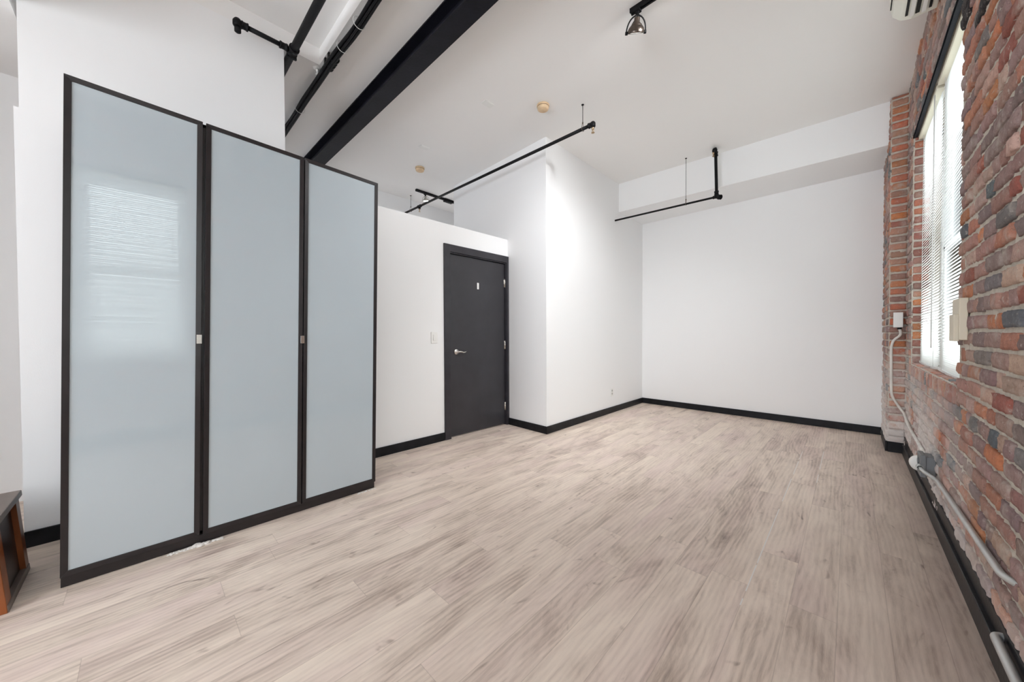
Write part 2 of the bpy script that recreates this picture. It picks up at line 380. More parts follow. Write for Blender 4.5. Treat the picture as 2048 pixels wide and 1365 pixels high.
# ---------------------------------------------------------------- brickwork
PAL = [((.40, .22, .18), 5), ((.46, .20, .13), 4), ((.34, .22, .20), 6), ((.29, .20, .19), 5), ((.50, .34, .28), 4), ((.20, .18, .175), 1.2), ((.13, .15, .165), 1.0), ((.54, .21, .10), 2.0), ((.36, .12, .085), 1.8)]
PALP = [((.52, .13, .05), 5), ((.56, .19, .06), 4), ((.34, .09, .055), 4), ((.32, .15, .11), 3), ((.46, .22, .14), 3), ((.11, .12, .13), .5)]
def pick(pal, rnd):
    t = rnd.random()*sum(p[1] for p in pal)
    for c_, w_ in pal:
        t -= w_
        if t <= 0: break
    k = .82+.36*rnd.random(); return tuple(min(1, x*k*(.95+.1*rnd.random())) for x in c_)
def brick_patch(name, O, U, V, N, W, Hh, holes=(), pal=PAL, seed=1, depth=.0, fineu=(0, 1e9), wall=.12, rows=None, L0=.203, course=.0725, ymin=0, rough=.0075, parent=None, dark=()):
    """bricks laid on the plane O + u U + v V, proud of a rough mortar bed along N"""
    rnd = random.Random(seed); O = Vector(O); U = Vector(U); V = Vector(V); N = Vector(N)
    vs = []; fs = []; mi = []; cols = []
    def inhole(a, b, c_, d):
        return any(not (b <= h[0]+.003 or a >= h[1]-.003 or d <= h[2]+.003 or c_ >= h[3]-.003) for h in holes)
    def brick(a, b, c_, d, col, proud=None):
        nu, nv = (10, 4) if fineu[0] <= (a+b)/2 <= fineu[1] else (4, 2)
        pr = rnd.uniform(.003, .013) if proud is None else proud
        tilt = rnd.uniform(-.03, .03); sk = rnd.uniform(-.010, .010)
        o = len(vs); sd = rnd.random()*100
        nu2, nv2 = nu+2, nv+2
        for j in range(nv2+1):
            for i in range(nu2+1):
                ii = min(max(i-1, 0), nu); jj = min(max(j-1, 0), nv)
                u = a+(b-a)*ii/nu; v = c_+(d-c_)*jj/nv
                ring = i in (0, nu2) or j in (0, nv2); edge = ii in (0, nu) or jj in (0, nv)
                corner = ii in (0, nu) and jj in (0, nv)
                q = Vector((u*22+sd, v*22, sd)); n1 = noise.noise(q); n2 = noise.noise(q*3.1+Vector((5, 1, 2))); n3 = noise.noise(q*1.3+Vector((9, 9, 3)))
                du = .0035*n1+.0025*n2; dv = .0032*n3+.0022*n2
                cu, cv = (a+b)/2, (c_+d)/2
                if corner: u += (cu-u)*.016; v += (cv-v)*.07
                h_ = pr+.0045*n1+.0030*n2+(u-cu)*tilt*.35
                if edge: h_ -= .0028+.003*max(0, n3)
                if ring: h_ = -.008; u += (.002 if i == nu2 else -.002 if i == 0 else 0)
                v2 = v+dv+(u-cu)*sk*.3
                P = O+U*(u+du)+V*v2+N*h_
                vs.append(tuple(P)); cols.append(col)
        for j in range(nv2):
            for i in range(nu2):
                k = o+j*(nu2+1)+i; fs.append((k, k+1, k+nu2+2, k+nu2+1)); mi.append(0)
    z = 0; r = 0
    while z+.02 < Hh:
        head = (r % 7 == 3); ln = L0*.48 if head else L0
        u = -rnd.random()*ln if not head else 0
        if wall < .2 and W < .16: u = 0
        jt = .0170
        while u < W-.012:
            L = ln*(1+rnd.uniform(-.05, .05))
            if not head and rnd.random() < .20: L = L0*.49
            if W < .16: L = W
            a = max(u+jt/2, .001); b = min(u+L-jt/2, W-.001)
            if b-a > .02:
                z0 = z+jt*.5+rnd.uniform(-.004, .004); z1 = min(z+course-jt*.5+rnd.uniform(-.004, .004), Hh)
                segs_ = [(a, b)]
                for h in holes:
                    if z0+.02 < h[3] and z1-.02 > h[2]:
                        new = []
                        for s0, s1 in segs_:
                            if s1 <= h[0] or s0 >= h[1]: new.append((s0, s1)); continue
                            if h[0]-s0 > .03: new.append((s0, h[0]-.002))
                            if s1-h[1] > .03: new.append((h[1]+.002, s1))
                        segs_ = new
                for s0, s1 in segs_:
                    col = pick(pal, rnd); pr_ = None
                    for (q0, q1, q2, q3) in dark:
                        if q0 < (s0+s1)/2 < q1 and q2 < z0+.03 < q3: col = (.012, .008, .010); pr_ = .012
                    if z1-z0 > .015: brick(s0, s1, z0, z1, col, pr_)
            u += L
        z += course; r += 1
    # mortar bed
    stepf = .016
    us = []; u = 0
    while u < W:
        us.append(u); u += (stepf if fineu[0]-.1 <= u <= fineu[1] else .08)
    us.append(W); us = sorted(set([round(x, 4) for x in us]+[round(h[i], 4) for h in holes for i in (0, 1) if 0 < h[i] < W]))
    vv = [Hh*i/max(2, int(Hh/.0185)) for i in range(max(2, int(Hh/.0185))+1)]
    vv = sorted(set([round(x, 4) for x in vv]+[round(h[i], 4) for h in holes for i in (2, 3) if 0 < h[i] < Hh]))
    o = len(vs)
    for v in vv:
        for u in us:
            q = Vector((u*30, v*30, seed*7.)); d_ = -.002+rough*noise.noise(q)+.003*noise.noise(q*3)
            if u in (0, W) or v in (0, Hh): d_ = 0
            vs.append(tuple(O+U*u+V*v+N*d_)); cols.append((.5, .45, .4))
    for j in range(len(vv)-1):
        for i in range(len(us)-1):
            uc = (us[i]+us[i+1])/2; vc = (vv[j]+vv[j+1])/2
            if any(h[0] < uc < h[1] and h[2] < vc < h[3] for h in holes): continue
            k = o+j*len(us)+i; fs.append((k, k+1, k+len(us)+1, k+len(us))); mi.append(1)
    # orientation
    if (U.cross(V)).dot(N) < 0: fs = [f[::-1] for f in fs]
    return vs, fs, mi, cols
def build_brick(name, patches, extra=None):
    vs = []; fs = []; mi = []; cols = []
    for p in patches:
        o = len(vs); vs += p[0]; fs += [tuple(i+o for i in f) for f in p[1]]; mi += p[2]; cols += p[3]
    if extra:
        o = len(vs); vs += extra.v; fs += [tuple(i+o for i in f) for f in extra.f]; mi += [1]*len(extra.f); cols += [(.5, .45, .4)]*len(extra.v)
    me = bpy.data.meshes.new(name); me.from_pydata(vs, [], fs); me.update()
    ca = me.color_attributes.new('Col', 'FLOAT_COLOR', 'POINT')
    flat = []
    for c_ in cols: flat += [c_[0], c_[1], c_[2], 1]
    ca.data.foreach_set('color', flat)
    me.polygons.foreach_set('material_index', mi); me.polygons.foreach_set('use_smooth', [m == 0 for m in mi])
    me.materials.append(brickm); me.materials.append(mortarm)
    o = bpy.data.objects.new(name, me); C.objects.link(o); o['kind'] = S; return o
# windows in the brick wall: (y0, y1), sill and head heights
SILL, HEAD = .885, 2.872
WINS = [(2.78, 4.72), (-1.35, .40)]
PY = 5.05
Wtot = PY-YB
holes = [(a-YB, b-YB, SILL, HEAD) for a, b in WINS]
# plane runs along +y from YB; rowlock strip under each window is cut out and laid separately
rl = [(a-YB-.02, b-YB+.05, SILL-.105, HEAD) if i == 0 else (a-YB, b-YB, SILL, HEAD) for i, (a, b) in enumerate(WINS)]
ex = MB()
ybnd = [YB, WINS[1][0], WINS[1][1], WINS[0][0], WINS[0][1], YF]
RV = .30
for k in range(5):
    a, b = ybnd[k], ybnd[k+1]
    if k in (1, 3):
        ex.box(XR+.012, XR+RV, a, b, 0, SILL-.01); ex.box(XR+.012, XR+RV, a, b, HEAD+.012, H2)
    else: ex.box(XR+.012, XR+RV, a+(.012 if k else 0), b-(.012 if k < 4 else 0), 0, H2)
y0, y1 = WINS[0]
dk = [(2.56-YB, 2.76-YB, 2.58, 2.80), (2.28-YB, 2.46-YB, 2.44, 2.64)]
P = [brick_patch('w', (XR, YB, 0), (0, 1, 0), (0, 0, 1), (-1, 0, 0), Wtot, H2, holes=[(rl[0][0]+.02, rl[0][1]-.05, SILL-.105, HEAD), rl[1]], seed=3, fineu=(5.6, 9.1), dark=dk)]
# jamb returns
P.append(brick_patch('j', (XR, y1, SILL), (1, 0, 0), (0, 0, 1), (0, -1, 0), .105, HEAD-SILL, pal=PALP, seed=11, fineu=(0, 9), rough=.003))
P.append(brick_patch('j', (XR, y0, SILL), (1, 0, 0), (0, 0, 1), (0, 1, 0), .105, HEAD-SILL, pal=PAL, seed=12, fineu=(0, 9), rough=.003))
P.append(brick_patch('j', (XR, WINS[1][1], SILL), (1, 0, 0), (0, 0, 1), (0, -1, 0), .105, HEAD-SILL, seed=13))
P.append(brick_patch('j', (XR, WINS[1][0], SILL), (1, 0, 0), (0, 0, 1), (0, 1, 0), .105, HEAD-SILL, seed=14))
# rowlock sill course (bricks on edge): front and top
P.append(brick_patch('r', (XR, y0, SILL-.105), (0, 0, 1), (0, 1, 0), (-1, 0, 0), .105, y1-y0, pal=PALP, seed=21, fineu=(0, 9)))
P.append(brick_patch('r', (XR, y0, SILL), (1, 0, 0), (0, 1, 0), (0, 0, 1), .105, y1-y0, pal=PALP, seed=22, fineu=(0, 9)))
build_brick('wall_right', P, ex)
# brick pier in the far corner
pe = MB(); pe.box(.28, XR+.02, PY+.008, YF, 0, H+.0)
build_brick('wall_pier', [brick_patch('p', (.27, PY, 0), (1, 0, 0), (0, 0, 1), (0, -1, 0), .121, H-.005, pal=PALP, seed=31, fineu=(0, 9), rough=.005),
                          brick_patch('p', (.27, PY, 0), (0, 1, 0), (0, 0, 1), (-1, 0, 0), .76, H-.005, pal=PAL, seed=32, fineu=(0, 9))], pe)

# ---------------------------------------------------------------- windows and blinds
def window(idx, y0, y1):
    xw = XR+.16; f = MB(); n = 2; wd = (y1-y0)/n
    root = None
    fr = .05
    f.box(xw, xw+.09, y0-.01, y0+fr, SILL, HEAD); f.box(xw, xw+.09, y1-fr, y1+.01, SILL, HEAD)
    f.box(xw, xw+.09, y0, y1, HEAD-fr, HEAD+.02); f.box(xw, xw+.09, y0, y1, SILL-.02, SILL+fr)
    f.box(xw, xw+.09, (y0+y1)/2-.06, (y0+y1)/2+.06, SILL, HEAD)
    root = f.build('window_%d' % idx, sashp, bevel=.004, kind=S)
    for k in range(n):
        a = y0+fr if k == 0 else (y0+y1)/2+.06; b = (y0+y1)/2-.06 if k == 0 else y1-fr
        zm = SILL+.98
        for (z0, z1, dx) in ((SILL+fr, zm+.02, .012), (zm-.02, HEAD-fr, .045)):
            s = MB(); s.box(xw+dx, xw+dx+.03, a, a+.045, z0, z1); s.box(xw+dx, xw+dx+.03, b-.045, b, z0, z1)
            s.box(xw+dx, xw+dx+.03, a, b, z0, z0+.045); s.box(xw+dx, xw+dx+.03, a, b, z1-.045, z1)
            so = s.build('sash', sashp, parent=root, bevel=.003)
            g = MB(); g.box(xw+dx+.012, xw+dx+.018, a+.04, b-.04, z0+.04, z1-.04); g.build('pane', winglass, parent=so)
    return root
window(1, *WINS[0]); window(2, *WINS[1])

def blind(y0, y1, label, droop=.012, xb=XR+.058, low=SILL+.012):
    t = thing('window_blind', label, 'window blind', (xb, (y0+y1)/2, low), 'white blinds in the brick wall windows')
    hd = MB(); hd.box(xb-.030, xb+.024, y0, y1, HEAD-.030, HEAD-.002); hd.build('headrail', creamp, parent=t, bevel=.003)
    sl = MB(); pitch = .0212; z = HEAD-.06; hw = .0125; k = 0
    yc = (y0+y1)/2; hy = (y1-y0)/2
    while z > low+.03:
        # gently crowned, tilted slat, sagging between the cords near the bottom
        th = math.radians(58+random.uniform(-2, 2)); dz = random.uniform(-.0008, .0008); v = []; f = []
        ny = 6; nx = 3
        low_ = max(0, 1-(z-low)/.35)
        for j in range(ny+1):
            y = y0+.004+(y1-y0-.008)*j/ny; sag = low_*droop*(1-((y-yc)/hy)**2)
            for i in range(nx+1):
                s_ = (i/nx*2-1)*hw; cr = .0022*(1-(s_/hw)**2)
                v.append((xb+s_*math.cos(th)-cr*math.sin(th), y, z+dz+s_*math.sin(th)+cr*math.cos(th)-sag+(random.uniform(-.0006, .0006) if i == 0 else 0)))
        for j in range(ny):
            for i in range(nx):
                q = j*(nx+1)+i; f.append((q, q+1, q+nx+2, q+nx+1))
        sl.add(v, f, 0, True); z -= pitch*(1-.55*low_*(1 if low_ > .4 else 0)); k += 1
    sl.build('slats', slatm, parent=t)
    br = MB(); pts = [(xb, y0+(y1-y0)*j/8, low+.012-droop*(1-((y0+(y1-y0)*j/8-yc)/hy)**2)) for j in range(9)]
    for a, b in zip(pts[:-1], pts[1:]): 
        br.add([(xb-.012, a[1], a[2]-.008), (xb+.012, a[1], a[2]-.008), (xb+.012, a[1], a[2]+.008), (xb-.012, a[1], a[2]+.008),
                (xb-.012, b[1], b[2]-.008), (xb+.012, b[1], b[2]-.008), (xb+.012, b[1], b[2]+.008), (xb-.012, b[1], b[2]+.008)],
               [(0, 1, 2, 3), (7, 6, 5, 4), (0, 4, 5, 1), (1, 5, 6, 2), (2, 6, 7, 3), (3, 7, 4, 0)])
    br.build('bottom_rail', plastic, parent=t)
    for yy in (y0+.14, y1-.14):
        cdm = MB(); cdm.tube([(xb-.014, yy, HEAD-.05), (xb-.014, yy, low+.02-droop*.7)], .0012, 6); cdm.build('ladder_cord', plastic, parent=t)
    return t
ym = 3.80
b1 = blind(ym+.022, 4.705, 'white slatted blind nearer the far corner pier')
wd_ = MB(); wd_.tube([(XR+.022, ym+.035, HEAD-.06), (XR+.020, ym+.035, 1.05)], .0035, 8); wd_.build('tilt_wand', plastic, parent=b1)
b2 = blind(2.79, ym-.022, 'white slatted blind nearer the cream plastic wall cover')
bb = blind(-1.34, -.49, 'white slatted blind of the window beside the camera, far from view'); bb['label'] = 'white slatted blind of the second window, mirrored in the wardrobe glass, left half'
bc = blind(-.46, .39, 'x'); bc['label'] = 'white slatted blind of the second window, mirrored in the wardrobe glass, right half'

# lintels: flat black steel plates under the head of each opening
for i, (a, b) in enumerate(WINS):
    m = MB(); m.box(XR-.004, XR+.022, a-.04, b+.0, HEAD-.002, HEAD+.012); m.box(XR-.004, XR+.001, a-.04, b+.0, HEAD-.002, HEAD+.02)
    o = m.build('steel_lintel', lintelp, bevel=.001)
    tag(o, ['blue-black steel lintel over the window blinds in view', 'blue-black steel lintel over the second window, beside the camera'][i], 'lintel', 'steel lintels over the windows')

# ---------------------------------------------------------------- steel beam and pipes
b = MB(); yb0, yb1 = 1.452, 1.600; zb = 3.29; ymid = (yb0+yb1)/2
b.extr([(yb0, zb), (yb1, zb), (yb1, zb+.016), (ymid+.007, zb+.022), (ymid+.007, H-.018), (yb1, H-.012), (yb1, H), (yb0, H), (yb0, H-.012), (ymid-.007, H-.018), (ymid-.007, zb+.022), (yb0, zb+.016)], 'x', XB+.001, XR-.002)
tag(b.build('ceiling_beam', beamp, bevel=.002), 'thick black painted steel beam crossing the ceiling', 'beam')

def sprinkler(parent, c, s=1, mat=brass, down=-1):
    x, y, z = c; m = MB()
    m.lathe([(0, 0), (.012*s, 0), (.012*s, -.014*s), (.008*s, -.018*s), (.008*s, -.024*s), (.003*s, -.026*s), (.003*s, -.044*s), (.014*s, -.046*s), (.014*s, -.049*s), (0, -.049*s)], c, seg=14)
    for sg in (-1, 1):
        m.tube([(x+sg*.008*s, y, z-.022*s), (x+sg*.012*s, y, z-.034*s), (x, y, z-.046*s)], .0016*s, 6)
    return m.build('sprinkler_head', mat, parent=parent)
def collar(m, c, axis, r, ln):
    a = Vector(axis).normalized()
    m.lathe([(r*.8, -ln/2), (r, -ln/2), (r, -ln*.3), (r*.9, -ln*.28), (r*.9, ln*.28), (r, ln*.3), (r, ln/2), (r*.8, ln/2)], c, a, 16)
def hanger(parent, x, y, zp, rp, ztop=H):
    m = MB(); m.tube([(x, y, zp+rp+.045), (x, y, ztop)], .0028, 8); m.lathe([(0, 0), (.013, 0), (.013, -.004), (0, -.004)], (x, y, ztop-.0005), seg=14)
    m.build('hanger_rod', steelblk, parent=parent)
    g = MB(); pts = [(x, y+(rp+.005)*math.sin(t), zp+(rp+.005)*(-math.cos(t)) + (0.03 if abs(t) > 2.6 else 0)) for t in [(-PI+2*PI*k/16) for k in range(17)]]
    g.tube(pts, .0026, 6); g.lathe([(.0, .012), (.007, .012), (.007, -.004), (0, -.004)], (x, y, zp+rp+.038), seg=8)
    g.build('hanger_ring', bronze, parent=parent)
# sprinkler pipe in front of the corner block
t = thing('sprinkler_pipe', 'long black sprinkler pipe hung in front of the corner block', 'pipe', (-3.4, 3.05, 3.2), 'black sprinkler pipes')
MB().tube([(XB, 3.05, 3.20), (-1.835, 3.05, 3.20)], .0165, 16).build('pipe', steelblk, parent=t)
m = MB(); collar(m, (-1.845, 3.05, 3.20), (1, 0, 0), .026, .045); m.lathe([(0, .024), (.016, .022), (.025, .01), (.025, -.022), (.018, -.03), (0, -.03)], (-1.82, 3.05, 3.20), seg=16)
m.build('elbow_fitting', steelblk, parent=t); sprinkler(t, (-1.82, 3.05, 3.172), 1.15)
m = MB(); collar(m, (-4.93, 3.05, 3.2), (1, 0, 0), .024, .07); m.lathe([(0, 0), (.018, 0), (.018, -.04), (0, -.04)], (-4.93, 3.05, 3.2), seg=14); m.build('tee_fitting', steelblk, parent=t)
sprinkler(t, (-4.93, 3.05, 3.162), 1.0); hanger(t, -1.935, 3.05, 3.2, .0165); hanger(t, -5.19, 3.05, 3.2, .0165)
# dropped pipe by the far soffit
t = thing('sprinkler_pipe', 'short black sprinkler pipe dropping by the far soffit', 'pipe', (-1.9, 4.9, 2.85), 'black sprinkler pipes')
MB().tube([(XA+.001, 4.9, 2.862), (-1.22, 4.9, 2.845)], .0125, 14).build('pipe', steelblk, parent=t)
MB().tube([(-1.205, 4.92, 2.86), (-1.212, 4.9, 3.385)], .0175, 14).build('riser', steelblk, parent=t)
m = MB(); collar(m, (-1.206, 4.918, 2.895), (0, 0, 1), .026, .05); m.tube(bez([(-1.206, 4.918, 2.90), (-1.205, 4.915, 2.85), (-1.16, 4.895, 2.825)], .03), .022, 14)
collar(m, (-1.165, 4.897, 2.832), (1, -.4, -.4), .03, .03); collar(m, (-1.225, 4.905, 2.847), (1, 0, 0), .02, .03); m.build('lower_elbow', steelblk, parent=t)
m = MB(); collar(m, (-1.212, 4.9, 3.37), (0, 0, 1), .026, .05); m.lathe([(0, .03), (.024, .02), (.03, 0), (.024, -.03), (0, -.035)], (-1.215, 4.87, 3.405), seg=16); m.tube([(-1.214, 4.89, 3.40), (-1.216, 4.88, H)], .018, 12)
m.build('upper_elbow', steelblk, parent=t); sprinkler(t, (-1.225, 4.85, 3.378), 1.0); hanger(t, -1.555, 4.9, 2.85, .0125)
# sprinkler main in the raised tray with its branch
t = thing('sprinkler_main', 'thick black sprinkler main with branch along the tall wall top', 'pipe', (-2.5, .84, 3.38))
MB().tube([(XB, .84, 3.375), (XR-.002, .84, 3.375)], .028, 18).build('pipe', steelblk, parent=t)
m = MB(); m.tube([(-3.15, .84, 3.375), (-3.15, .53, 3.375)], .0165, 14); m.build('branch_pipe', steelblk, parent=t)
m = MB(); collar(m, (-3.15, .775, 3.375), (0, 1, 0), .026, .05); collar(m, (-3.15, .84, 3.375), (1, 0, 0), .037, .075); m.tube([(-3.15, .81, 3.375), (-3.15, .84, 3.375)], .024, 12); m.build('tee_fitting', steelblk, parent=t)
m = MB(); m.lathe([(0, .03), (.018, .026), (.029, .008), (.029, -.02), (.024, -.028), (0, -.03)], (-3.15, .495, 3.375), seg=18); collar(m, (-3.15, .535, 3.375), (0, 1, 0), .027, .04)
m.lathe([(.0, 0), (.020, 0), (.020, -.04), (.014, -.045), (0, -.045)], (-3.15, .495, 3.352), seg=16); m.build('elbow_fitting', steelblk, parent=t)
m = MB(); m.box(-3.20, -3.18, .808, .872, 3.338, 3.346); m.tube([(-3.19, .808, 3.34), (-3.19, .808, 3.425)], .004, 8); m.tube([(-3.19, .872, 3.34), (-3.19, .872, 3.425)], .004, 8); m.build('pipe_clamp', steelblk, parent=t)
# bundle of services next to the tray edge
t = thing('pipe_bundle', 'bundle of black pipe and cables strapped together beside the ceiling tray', 'pipe', (-2.5, 1.1, 3.37))
def wob(x, a): return a*noise.noise(Vector((x*1.9, a*100, 0)))
xs = [XB+.001+(XR-.002-XB)*i/90 for i in range(91)]
MB().tube([(x, 1.105, 3.40) for x in (XB+.001, XR-.002)], .020, 16).build('pipe', steelblk, parent=t)
for nm, dy, dz, rr, aa in (('cable', -.030, -.022, .012, .016), ('cable', .004, -.034, .012, .014), ('cable', -.014, -.040, .008, .012)):
    MB().tube([(x, 1.105+dy+wob(x, aa), 3.40+dz+wob(x+9, aa*.5)) for x in xs], rr, 10).build(nm, steelblk, parent=t)
for xx in (-2.55, -2.85, -3.92, -1.9):
    m = MB(); m.tube([(xx, 1.098+.042*math.cos(q), 3.388+.042*math.sin(q)) for q in [2*PI*k/20 for k in range(21)]], .0022, 6, cap=False); m.build('cable_tie', tie, parent=t)
for xx in (-3.05, -3.13):
    m = MB(); collar(m, (xx, 1.105, 3.397), (1, 0, 0), .036, .06); m.box(xx-.012, xx+.012, 1.06, 1.07, 3.37, 3.434); m.build('coupling', steelblk, parent=t)
m = MB(); m.lathe([(.0, 0), (.03, 0), (.03, -.006), (.016, -.012), (0, -.012)], (-3.30, 1.06, H), seg=20); m.build('escutcheon', plastic, parent=t)
sprinkler(t, (-3.30, 1.06, H-.012), .9, plastic)

# ---------------------------------------------------------------- track lights
def track(p0, p1, label, box_end=False):
    t = thing('light_track', label, 'light track', p0)
    a = Vector(p0); b_ = Vector(p1); m = MB()
    if abs(a.x-b_.x) > abs(a.y-b_.y):
        m.extr([(a.y-.018, H-.03), (a.y-.006, H-.03), (a.y-.006, H-.022), (a.y+.006, H-.022), (a.y+.006, H-.03), (a.y+.018, H-.03), (a.y+.018, H), (a.y-.018, H)], 'x', a.x, b_.x)
    else:
        m.extr([(a.x-.018, H-.03), (a.x-.006, H-.03), (a.x-.006, H-.022), (a.x+.006, H-.022), (a.x+.006, H-.03), (a.x+.018, H-.03), (a.x+.018, H), (a.x-.018, H)], 'y', a.y, b_.y)
    m.build('rail', steelblk, parent=t)
    if box_end:
        m = MB(); m.box(a.x-.03, a.x+.03, 3.50, 3.66, H-.05, H); m.build('live_end_box', steelblk, parent=t, bevel=.004)
    return t
track((-1.135, 2.41, H), (.20, 2.41, H), 'black ceiling light track near the top of the picture')
track((-4.90, 2.97, H), (-4.90, 4.4, H), 'black ceiling light track above the door partition', True)
def spotlight(x, y, label, mat, bulb, ang, s=1.0, tilt=0, aim=(0, 1), power=22):
    ta = Vector((aim[0], aim[1], 0)).normalized(); taxis = Vector((0, 0, -1)).cross(ta)
    RT = Matrix.Rotation(tilt, 3, taxis); pv = Vector((x, y, H-.060))
    def tl(v): return pv+RT@(v-pv)
    def sc_(v, z): return tl(Vector((x+(v.x-x)*s, y+(v.y-y)*s, z+(v.z-z)*s)))
    t = thing('track_spotlight', label, 'spotlight', (x, y, H-.03), 'track spotlights')
    z = H-.03; d = Vector((math.cos(ang), math.sin(ang), 0))
    m = MB(); m.box(x-.02, x+.02, y-.02, y+.02, z-.012, z); m.tube([(x, y, z-.01), (x, y, z-.034)], .011, 12); m.build('track_adapter', steelblk, parent=t, bevel=.001)
    zt = z-.034; zr = zt-.092*s; R = .060*s
    m = MB()
    for sg in (-1, 1):
        pts = [(x, y, zt+.004)]
        for k in range(1, 9):
            q = k/8; rr = (R+.006)*math.sin(q*PI/2)**.8; pts.append((x+sg*d.x*rr, y+sg*d.y*rr, zt-(zt-zr)*(q**1.6)))
        m.tube(pts, .0048, 8)
        e = Vector((x, y, zr))+d*sg*(R+.004); m.lathe([(0, -.008), (.011, -.008), (.011, .008), (0, .008)], e, d, 12)
    m.build('yoke', steelblk if mat is bronze else mat, parent=t, xf=tl)
    m = MB(); m.lathe([(0, -.006), (.014, -.007), (.019, -.012), (.020, -.036), (.026, -.039), (.026, -.043), (.034, -.045), (.034, -.049), (.042, -.056), (.053, -.070), (.058, -.083), (.060, -.094), (.058, -.096), (.055, -.086), (.034, -.060), (0, -.056)],
                      (x, y, zt), seg=28); o = m.build('lamp_shade', mat, parent=t, xf=lambda v: sc_(v, zt))
    m = MB(); m.lathe([(0, -.062), (.022, -.064), (.042, -.078), (.051, -.088), (.048, -.093), (0, -.095)], (x, y, zt), seg=24); m.build('bulb', bulb, parent=t, xf=lambda v: sc_(v, zt))
    m = MB(); m.tube(bez([(x+.004, y-.008, zt-.005), (x-.03*s, y-.012, zt-.05*s), (x-.040*s, y-.012, zt-.066*s)], .01), .004, 8); m.build('locking_lever', steelblk, parent=t, xf=tl)
    l = bpy.data.lights.new('spot_lamp', 'SPOT'); l.energy = power; l.color = (.97, .98, 1.0); l.spot_size = 1.75; l.spot_blend = .8; l.shadow_soft_size = .10
    lo = bpy.data.objects.new('spot_lamp', l); lo.location = tl(Vector((x, y, zt-.100*s))); lo.rotation_euler = RT.to_euler(); C.objects.link(lo); lo.parent = t; lo.matrix_parent_inverse = t.matrix_world.inverted()
    return t
spotlight(-1.085, 2.41, 'bronze track spotlight with dark yoke near the picture top', bronze, mutedbulb, PI*.215, 1.0, .64, (-.60, .80), 62)
spotlight(-.35, 2.41, 'added bronze track spotlight, unseen above the picture edge, brightening the partition', bronze, mutedbulb, PI*.13, 1.0, .95, (-1, .12), 88)  # extra fixture out of view, added to light the partition
spotlight(-4.90, 3.14, 'small chrome track spotlight, lit, above the door partition', chrome, bulbm, PI*.25, .8, .2, (-.41, .91), 80)

# ---------------------------------------------------------------- ceiling fittings
for i, (x, y, lab) in enumerate(((-2.225, 2.785, 'yellowed round smoke detector nearer the picture middle, with dark specks'), (-4.25, 2.64, 'yellowed round smoke detector farther back, above the partition'))):
    t = thing('smoke_detector', lab, 'smoke detector', (x, y, H), 'yellowed smoke detectors')
    MB().lathe([(0, 0), (.062, 0), (.062, -.012), (.058, -.015), (0, -.015)], (x, y, H), seg=36).build('base_plate', yellowed, parent=t)
    MB().lathe([(.057, -.014), (.057, -.030), (.052, -.043), (.040, -.048), (.030, -.046), (.028, -.049), (0, -.050)], (x, y, H), seg=36).build('cover', yellowed, parent=t)
    m = MB()
    m.lathe([(.056, -.017), (.0585, -.017), (.0585, -.021), (.056, -.021)], (x, y, H), seg=36)
    m.build('vent_slot', simple('detector_slots', (.16, .10, .06), .7), parent=t)
for i, (x, y, lab) in enumerate(((-2.60, 2.385, 'small white blank plate on the ceiling beside the nearer smoke detector'), (-3.75, 2.39, 'small white blank plate on the ceiling, the farther one'))):
    m = MB(); m.box(x-.035, x+.035, y-.058, y+.058, H-.006, H); m.box(x-.028, x+.028, y-.05, y+.05, H-.008, H-.005)
    tag(m.build('ceiling_plate', plastic, bevel=.001), lab, 'blank plate', 'white ceiling plates')

# ---------------------------------------------------------------- air conditioner over the window
t = thing('air_conditioner', 'white wall air conditioner with open louvres above the window, cut by the picture top', 'air conditioner', (.30, 3.0, 3.2))
ya, yb = 2.62, 3.475
prof = [(XR-.012, 3.195), (XR-.012, 3.425), (.215, 3.425), (.180, 3.40), (.172, 3.33), (.185, 3.25), (.222, 3.207), (.27, 3.192)]
MB().extr(prof, 'y', ya, yb).build('housing', simple('air_conditioner_plastic', (.78, .78, .70), .4), parent=t, bevel=.006, segs=3)
for (xx, zz, ww) in ((.245, 3.198, .012), (.292, 3.190, .018), (.345, 3.192, .012)):
    m = MB(); m.box(xx-ww/2, xx+ww/2, ya+.05, yb-.05, zz-.004, zz+.006); m.build('air_slot', darkvoid, parent=t)
for (xx, zz) in ((.268, 3.186), (.318, 3.184)):
    m = MB(); m.box(xx-.010, xx+.010, ya+.045, yb-.045, zz-.004, zz+.004); m.build('louvre', plastic, parent=t, bevel=.001)
m = MB(); m.box(.1815, .1735, ya+.03, yb-.03, 3.285, 3.289); m.build('front_groove', darkvoid, parent=t)

# ---------------------------------------------------------------- door
dx0 = px_(2.8)-.045
def dslant(v): return Vector((v.x+(XP-XW)*(v.y-2.8)/(YP-.802), v.y, v.z))
X0 = px_(2.8)
m = MB(); m.box(X0-.065, X0-.022, 2.375, 3.225, .012, 2.068)
d = m.build('door_1', doorp, kind=S, bevel=.002, xf=dslant)
m = MB(); m.lathe([(0, 0), (.033, 0), (.033, .006), (.026, .012), (.012, .014), (.011, .045), (0, .045)], (X0-.022, 2.462, .968), (1, 0, 0), 24)
m.tube(bez([(X0+.020, 2.462, .968), (X0+.024, 2.50, .972), (X0+.022, 2.535, .962), (X0+.020, 2.575, .972)], .02), [.010]*8+[.009]*8, 12) if False else m.tube([(X0+.018, 2.455, .968), (X0+.022, 2.48, .970), (X0+.024, 2.505, .968), (X0+.024, 2.53, .960), (X0+.022, 2.555, .963), (X0+.020, 2.578, .972)], [.010, .010, .009, .0075, .0065, .005], 12)
m.build('door_handle', chrome, parent=d, xf=dslant)
